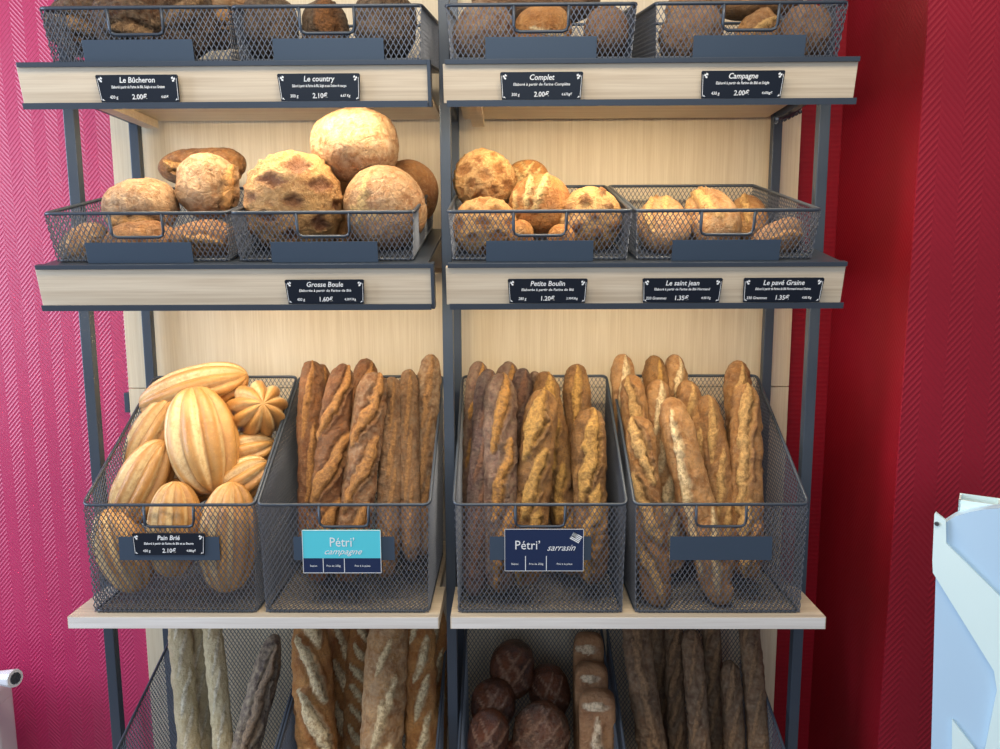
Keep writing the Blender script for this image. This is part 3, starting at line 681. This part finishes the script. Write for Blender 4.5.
ball('rustf', 84, 243, 1.42, .10, .033, .036, .8, .5, 'grey floury loaf end behind the mesh at the left of the middle left shelf', g, k=2.4, **ru)
ball('rust', 206, 240, 1.405, .12, .038, .036, 1.5, .2, 'rustic loaf low behind the mesh under the upright floury oval', g, k=2.4, cuts=[(0, 0, .3, .3, .3, .8)], **ru)

# --- middle row, basket 2: large boules
def cross(n=3, sp=.42, wd=.10, dep=.5, ang=.62, A=.44):
    out = []
    for s in (1, -1):
        for i in range(n):
            c = (i-(n-1)/2)*sp
            out.append((c*.5*math.sin(ang)*.9*-s, c*math.cos(ang), A, wd, s*ang, dep))
    return out
g = 'large boules on the middle left shelf'
bo = dict(name='boule', rough=.03, lump=.06)
ball('boule', 294, 203, 1.435, .190, .092, .078, .1, 0, 'large boule with crossed slashes leaving dark diamonds, left in its basket', g, k=2.1, diamonds=(.56, .27, .95, -1, 1.1, .75), tips=.1, crackle=.2, **bo)
ball('boulef', 355, 145, 1.49, .142, .085, .072, -.08, .1, 'pale smooth boule balanced on top of the other boules', g, k=2.7, crackle=.5, tips=0, flour=.3, **bo)
ball('boulef', 385, 208, 1.445, .160, .077, .070, -.3, .1, 'large boule with a pale cross at its left, right front of its basket', g, k=2.3, crackle=.35, cuts=[(.1, -.45, .32, .12, .5, .6), (-.08, -.5, .22, .10, -.8, .5)], tips=0, **bo)
ball('boule', 409, 193, 1.585, .135, .062, .058, 0, 0, 'yellowish boule half hidden behind the right one, beside the middle post', g, k=2.2, crackle=.2, tips=0, **bo)
ball('boule', 318, 190, 1.59, .135, .068, .060, 0, 0, 'boule peeping out behind the dark-diamond one', g, k=2.2, cuts=cross(3), tips=0, **bo)
ball('gold', 343, 223, 1.505, .12, .045, .050, 0, 0, 'shaded brown boule low between the two front boules', g, k=2.2, tips=0, **bo)

# --- middle row, basket 3: small boules
g = 'small boules on the middle right shelf'
bo = dict(name='small_boule', rough=.02, lump=.05, crackle=.3, tips=0)
ball('petit', 484, 181, 1.505, .118, .060, .058, .3, .1, 'small boule with pointed leaf cuts, topmost at the left of its basket', g, k=2.3, diamonds=(.52, .28, .8, -.8, .9, .5), **bo)
ball('petit', 485, 227, 1.415, .110, .060, .050, .0, .1, 'small boule at the front left, under the topmost one', g, k=2.3, diamonds=(.56, .28, .8, -.8, .9, .5), **bo)
ball('petit', 527, 181, 1.60, .085, .046, .045, 0, 0, 'small boule mostly hidden behind the centre one', g, k=2.3, cuts=cross(2), **bo)
ball('petit', 540, 207, 1.465, .125, .061, .055, -.2, .1, 'small boule with a pale star slash in the centre of its basket', g, k=2.3, cuts=[(.2, -.3, .30, .16, .3, .8), (.15, .1, .34, .15, .5, .8), (.1, -.75, .2, .12, .1, .7)], **bo)
ball('petit', 590, 221, 1.445, .128, .060, .055, .35, .1, 'small boule with raised dark leaf flaps at the right of its basket', g, k=2.4, diamonds=(.56, .22, .7, 1.8, -1.0, .75), **bo)
ball('petit', 520, 236, 1.40, .060, .026, .035, 0, 0, 'small boule seen through the left of the handle hole', g, k=2.3, **bo)
ball('petit', 561, 240, 1.392, .058, .026, .030, 0, 0, 'small boule seen through the right of the handle hole', g, k=2.3, **bo)

# --- middle row, basket 4: folded loaves
g = 'folded loaves on the far right middle shelf'
fo = dict(name='folded_loaf', rough=.02, lump=.05)
ball('trad', 663, 226, 1.46, .200, .049, .042, .08, 1.15, 'folded loaf lying front to back at the left of the far right basket', g, k=2.6, cuts=[(0, -.2, .4, .25, .12, .9), (.1, .45, .35, .15, .1, .7)], flour=.2, **fo)
ball('trad', 712, 220, 1.47, .205, .050, .048, .12, 1.15, 'folded loaf with a dark hollow end in the middle of the far right basket', g, k=2.6, cuts=[(0, .1, .4, .3, -.15, .9), (.1, -.5, .35, .15, .1, .7)], flour=.2, **fo)
ball('trad', 748, 219, 1.575, .13, .038, .036, .2, .9, 'folded loaf at the back right of the far right basket', g, k=2.6, cuts=[(0, 0, .4, .25, 0, .8)], **fo)
ball('whole', 778, 239, 1.42, .115, .034, .034, 1.15, .35, 'brown loaf low behind the mesh at the right of the far right basket', g, k=2.6, cuts=[(0, .1, .35, .25, .3, .6)], **fo)

# --- top row
g = 'dark crusty loaves at the top left'
ru = dict(name='rustic_loaf', rough=.07, lump=.14, crackle=.8)
ball('dark', 88, 24, 1.46, .15, .056, .050, 1.35, .2, 'dark craggy loaf at the left end of the top left basket', g, k=2.6, cuts=[(0, 0, .3, .3, .5, 1)], **ru)
ball('dark', 132, 24, 1.41, .13, .058, .046, 1.2, .1, 'dark craggy loaf behind the handle hole of the top left basket', g, k=2.6, cuts=[(0, .2, .3, .3, .5, 1)], **ru)
ball('dark', 182, 20, 1.45, .14, .062, .050, .3, .2, 'dark craggy loaf right of the handle hole in the top left basket', g, k=2.6, cuts=[(0, 0, .3, .3, .5, 1)], **ru)
ball('rustf', 222, 18, 1.55, .15, .052, .048, .9, .2, 'paler floury loaf at the right end of the top left basket', g, k=2.6, cuts=[(0, 0, .3, .3, .5, 1)], **ru)
ball('dark', 112, 2, 1.60, .15, .050, .045, 1.4, .1, 'dark craggy loaf at the back of the top left basket', g, k=2.6, **ru)
g = 'seed-coated loaves at the top left'
se = dict(name='seeded_loaf', rough=.07, lump=.05)
ball('seed', 270, 27, 1.42, .115, .050, .048, .0, .2, 'seed-coated dark loaf at the left of its top shelf basket', g, k=2.7, **se)
ball('seed', 325, 30, 1.43, .100, .044, .046, .0, .2, 'seed-coated loaf with browner crust behind the handle hole, top shelf', g, k=2.7, cuts=[(0, 0, .4, .6, 0, .3)], **se)
ball('seed', 385, 26, 1.42, .120, .058, .050, .0, .2, 'seed-coated dark loaf at the right of its top shelf basket', g, k=2.7, **se)
g = 'wholemeal loaves at the top right'
wh = dict(name='wholemeal_loaf', rough=.025, lump=.05, crackle=.2)
ball('whole', 536, -2, 1.55, .255, .050, .055, 1.55, 0, 'broad smooth wholemeal loaf lying across the top of its basket', g, k=3, **wh)
ball('whole', 484, 34, 1.415, .120, .052, .045, .5, .2, 'wholemeal loaf at the front left under the broad one, top right shelf', g, k=2.6, flour=.2, **wh)
ball('gold', 543, 32, 1.42, .105, .045, .043, 1.4, .1, 'golden-brown wholemeal loaf behind the handle hole, top right shelf', g, k=2.6, cuts=[(0, 0, .35, .1, .3, .6)], **wh)
ball('whole', 607, 34, 1.415, .095, .042, .045, 0, .2, 'round wholemeal loaf at the front right under the broad one, top right shelf', g, k=2.4, **wh)
g = 'country loaves at the top far right'
ball('trad', 757, -3, 1.50, .175, .042, .050, 1.52, 0, 'golden country loaf on top of the far right top basket', g, name='country_loaf', k=2.8, rough=.02)
ball('whole', 690, 34, 1.43, .125, .050, .045, .7, .1, 'country loaf at the left behind the mesh of the far right top basket', g, name='country_loaf', k=2.6, flour=.1)
ball('trad', 757, 34, 1.43, .085, .036, .040, .6, .1, 'golden country loaf with a split, behind the handle hole of the far right top basket', g, name='country_loaf', k=2.5, cuts=[(0, 0, .35, .2, .4, .9)])
ball('whole', 806, 35, 1.42, .098, .046, .048, .2, .1, 'brown country loaf at the right behind the mesh of the far right top basket', g, name='country_loaf', k=2.6)
ball('tradp', 690, 8, 1.60, .10, .035, .040, 1.3, .1, 'pale country loaf at the back left of the far right top basket', g, name='country_loaf', k=2.6)

# --- lowest row
g = 'pale sticks in the lowest left basket'
lean('b', 'pale', (176, 590, 1.60), (194, 800, 1.44), .0235, 'widest pale undercoloured stick, leftmost in the lowest left basket', g, name='pale_stick', n=5, wd=.25, dep=.25, neck=(.05, 6))
lean('b', 'pale', (196, 592, 1.63), (208, 790, 1.50), .020, 'pale undercoloured stick, middle of the three in the lowest left basket', g, name='pale_stick', n=5, wd=.2, dep=.2)
lean('b', 'pale', (209, 590, 1.60), (228, 795, 1.45), .0215, 'pale undercoloured stick, rightmost of the three in the lowest left basket', g, name='pale_stick', n=5, wd=.2, dep=.2)
lean('b', 'ash', (276, 634, 1.57), (232, 800, 1.44), .030, 'dark ashy baguette leaning beside the pale sticks', 'dark baguettes in the lowest left basket', n=1, cuts=[(0, .1, .45, .5, .05, .9)], k=4, rough=.06)
g = 'golden slashed loaves in the lowest basket'
bt = dict(name='batard', k=4, tips=.2)
lean('b', 'gold', (308, 598, 1.58), (322, 810, 1.43), .043, 'golden loaf with two long white slashes, leftmost in the lowest basket left of the post', g, cuts=[(.16, -.1, .19, .42, -.38, .8), (-.10, -.1, .19, .44, -.38, .8), (.38, -.1, .14, .36, -.38, .8), (-.35, 0, .16, .4, -.38, .8)], **bt)
lean('b', 'gold', (340, 610, 1.66), (346, 790, 1.58), .036, 'shaded golden loaf behind the white-slashed one', g, n=4, slant=-.4, **bt)
lean('b', 'gold', (361, 612, 1.65), (354, 790, 1.56), .032, 'shaded loaf with many diagonal ridges behind the centre of the lowest basket', g, n=8, slant=-.7, wd=.3, **bt)
lean('b', 'tradp', (391, 595, 1.55), (378, 800, 1.42), .045, 'broad pale-gold loaf with floury leaf slashes, centre of the lowest basket left of the post', g, cuts=[(.2, -.2, .10, .2, .3, .8), (.02, .3, .10, .2, .2, .8), (-.12, -.25, .12, .28, .15, .8), (-.3, .2, .1, .25, .2, .8)], flour=.2, **bt)
lean('b', 'gold', (417, 592, 1.58), (425, 800, 1.45), .038, 'golden loaf with dark diamond scars, next to the middle post in the lowest basket', g, n=5, slant=.35, wd=.28, **bt)
lean('b', 'gold', (436, 600, 1.65), (436, 790, 1.57), .027, 'shaded loaf in the corner against the middle post, lowest basket', g, n=4, **bt)
g = 'glazed dark loaves in the lowest basket'
gl = dict(name='glazed_loaf', rough=.03, lump=.07, tips=.2)
ball('mahog', 513, 668, 1.60, .13, .052, .055, .1, .2, 'darkest glazed loaf at the back left of its lowest basket', g, k=2.4, cuts=cross(2, .5, .09, .7, .6, .4), **gl)
ball('mahog', 493, 704, 1.53, .11, .050, .045, .0, .2, 'glazed dark loaf in the middle of the left pile in the lowest basket', g, k=2.4, cuts=cross(2, .5, .09, .7, .6, .4), **gl)
ball('mahog', 488, 740, 1.46, .13, .044, .045, .1, .2, 'glazed dark loaf at the front of the left pile in the lowest basket', g, k=2.4, cuts=cross(2, .5, .09, .7, .6, .4), **gl)
ball('mahog', 549, 690, 1.60, .12, .045, .050, -.2, .2, 'shaded dark loaf behind the largest glazed one', g, k=2.4, cuts=cross(2, .5, .08, .7, .6, .4), **gl)
ball('mahog', 541, 738, 1.485, .155, .062, .055, .2, .2, 'largest glazed dark loaf with crossing pale slashes in the lowest basket', g, k=2.4, cuts=cross(3, .5, .09, .8, .6, .42), flour=.1, **gl)
ball('mahog', 515, 770, 1.47, .12, .045, .045, 0, .2, 'glazed dark loaf low between the two front ones', g, k=2.4, **gl)
g = 'tin loaves in the lowest basket'
for (px, py, Y, lx, ly, lY, r, lab, md) in (
    (588, 632, 1.64, 590, 790, 1.575, .036, 'square-ended tin loaf at the back of the row of three', 'tin'),
    (591, 662, 1.565, 593, 800, 1.51, .037, 'square-ended tin loaf in the middle of the row of three', 'tin'),
    (597, 689, 1.49, 598, 830, 1.435, .0385, 'square-ended tin loaf at the front of the row of three, split down its face', 'tin')):
    o = lean('b', md, (px, py, Y), (lx, ly, lY), r, lab+' ', g, name='tin_loaf', k=16, square=5, tips=.1, rough=.015, lump=.02, depth=.8,
         cuts=[(-.12, .0, .46, .42, 0, .6), (.41, 0, .03, .7, 0, .2)])
g = 'thin brown baguettes in the lowest right basket'
lean('b', 'brown', (630, 590, 1.60), (660, 800, 1.44), .031, 'thickest brown baguette, leftmost in the lowest right basket', g, n=4, slant=-.15, wd=.4)
lean('b', 'brown', (655, 600, 1.655), (664, 790, 1.59), .022, 'shaded baguette between the thickest and the knobbly one, lowest right basket', g)
lean('b', 'brown', (673, 592, 1.62), (679, 795, 1.50), .021, 'thin knobbly brown baguette, second from left in the lowest right basket', g, n=6, wd=.5, dep=.8, neck=(.08, 5))
lean('b', 'brown', (691, 628, 1.565), (703, 800, 1.44), .0225, 'blunt-tipped brown baguette in the centre of the lowest right basket', g, n=3, wd=.3)
lean('b', 'brown', (709, 592, 1.62), (718, 790, 1.53), .021, 'brown baguette behind the blunt-tipped centre one', g, n=4)
lean('b', 'brown', (730, 660, 1.55), (736, 800, 1.46), .0225, 'shortest brown baguette, second from right in the lowest right basket', g, n=3, wd=.4)
lean('b', 'brown', (746, 590, 1.60), (763, 800, 1.45), .0235, 'rightmost brown baguette, along the blue mesh side of the lowest right basket', g, n=4, wd=.3)

# ------------------------------------------------------------------ radiator at the left
RX, RZ = at(19, 745, 1.685).x, at(5, 686, 1.64).z
t = tag(empty('radiator', (RX, 1.62, 0)), 'white ribbed radiator on the raspberry wall at the lower left', 'radiator')
for i in range(12):
    bm = bmesh.new(); x1 = -i*.060; 
    box(bm, x1-.0515, x1-.036, .002, .063, .13, RZ-.012, .006)
    box(bm, x1-.016, x1-.0005, .002, .063, .13, RZ-.012, .006)
    box(bm, x1-.052, x1, .0, .065, RZ-.055, RZ, .012); box(bm, x1-.052, x1, .0, .065, .12, .17, .012)
    link('rib', bm, M_RAD, t, False)
bm = bmesh.new(); box(bm, -.70, -.01, .02, .045, RZ-.045, RZ-.02, .004); box(bm, -.70, -.01, .02, .045, .135, .16, .004); link('header_pipe', bm, M_RAD, t)
vp = at(10, 678, 1.545)
t = tag(empty('radiator_valve', vp), 'round white valve knob sticking out above the radiator', 'valve')
bm = bmesh.new()
D = Vector((1, -.30, .14)).normalized()
def ring_body(bm, prof, D, n=20):
    x = D.cross(Vector((0, 0, 1))).normalized(); y = x.cross(D); rs = []
    for s, r in prof: rs.append([bm.verts.new(D*s+x*(r*math.cos(2*PI*k/n)*(1+.03*(k % 2)))+y*(r*math.sin(2*PI*k/n)*(1+.03*(k % 2)))) for k in range(n)])
    for a, b2 in zip(rs, rs[1:]):
        for k in range(n): bm.faces.new((a[k], a[(k+1) % n], b2[(k+1) % n], b2[k]))
    bm.faces.new(rs[0][::-1]); bm.faces.new(rs[-1])
ring_body(bm, [(-.075, .010), (-.050, .013), (-.02, .016), (.012, .0195), (.016, .0185)], D); link('knob', bm, M_RAD, t)
bm = bmesh.new(); ring_body(bm, [(.0162, .0125), (.0175, .012)], D); o = link('cap', bm, M_SCREW, t)
bm = bmesh.new(); tube(bm, [D*-.07, D*-.12, D*-.13+Vector((0, .06, -.03))], .009); link('stem', bm, M_RAD, t)

# ------------------------------------------------------------------ white cabinet with hinged arm at the right
YC = 1.20
c0 = at(933, 560, YC); CA = math.radians(-33)
cu_ = Vector((math.cos(CA), math.sin(CA), 0)); cn_ = Vector((-math.sin(CA), math.cos(CA), 0))
def q(px, py):
    d = at(px, py, 1.0)-CAM; v = CAM+d*((c0-CAM).dot(cn_)/d.dot(cn_))
    return (c0.x+(v-c0).dot(cu_), v.z)
t = tag(empty('white_cabinet', (c0.x, YC, 0), (0, 0, CA)), 'white metal cabinet with a diagonal hinge arm standing in the lower right corner', 'cabinet')
def pp(l): return [(q(*p)[0]-c0.x, q(*p)[1]) for p in l]
x0 = q(932, 560)[0]-c0.x; zt_ = q(960, 515)[1]
arc = [(932+4, 560), (936, 534), (944, 524), (955, 517), (970, 512.5), (985, 510), (1000, 509), (1060, 509)]
bm = bmesh.new(); poly = pp(arc); e1, e2 = pp([(936, 560), (931, 749)]); f_ = (e1[1]-.05)/(e1[1]-e2[1]); poly += [(poly[-1][0], .05), (e1[0]+(e2[0]-e1[0])*f_, .05)]
prism(bm, poly, .004, .030); link('body', bm, M_WHITEP, t)
bm = bmesh.new(); prism(bm, pp([(934.5, 514), (936, 512), (946, 520), (946.5, 543), (1000, 596), (1060, 652), (1060, 800), (985, 749), (997, 690), (994, 670), (933, 572), (932.5, 560)]), -.004, .0035)
link('hinge_arm', bm, M_WHITEP2, t)
bm = bmesh.new(); prism(bm, pp([(952, 719), (975, 749), (1000, 800), (952, 800)]), -.002, .0035); link('lower_brace', bm, M_WHITEP2, t)
bm = bmesh.new(); ring_body(bm, [(0, .0038), (.003, .0032)], Vector((0, -1, 0)), 10); sp_ = q(937, 523); o = link('hinge_screw', bm, M_SCREW, t); o.location = (sp_[0]-c0.x, -.0042, sp_[1])
bm = bmesh.new(); a0 = q(958, 505); box(bm, a0[0]-c0.x, a0[0]-c0.x+.3, .03, .034, a0[1]-.05, a0[1]+.001, 0); box(bm, a0[0]-c0.x, a0[0]-c0.x+.003, .03, .07, a0[1]-.05, a0[1]+.001, 0)
box(bm, a0[0]-c0.x+.055, a0[0]-c0.x+.058, .03, .07, a0[1]-.05, a0[1]+.001, 0); box(bm, a0[0]-c0.x, a0[0]-c0.x+.3, .07, .073, a0[1]-.05, a0[1]+.002, 0)
link('top_channel', bm, M_WHITEP2, t)
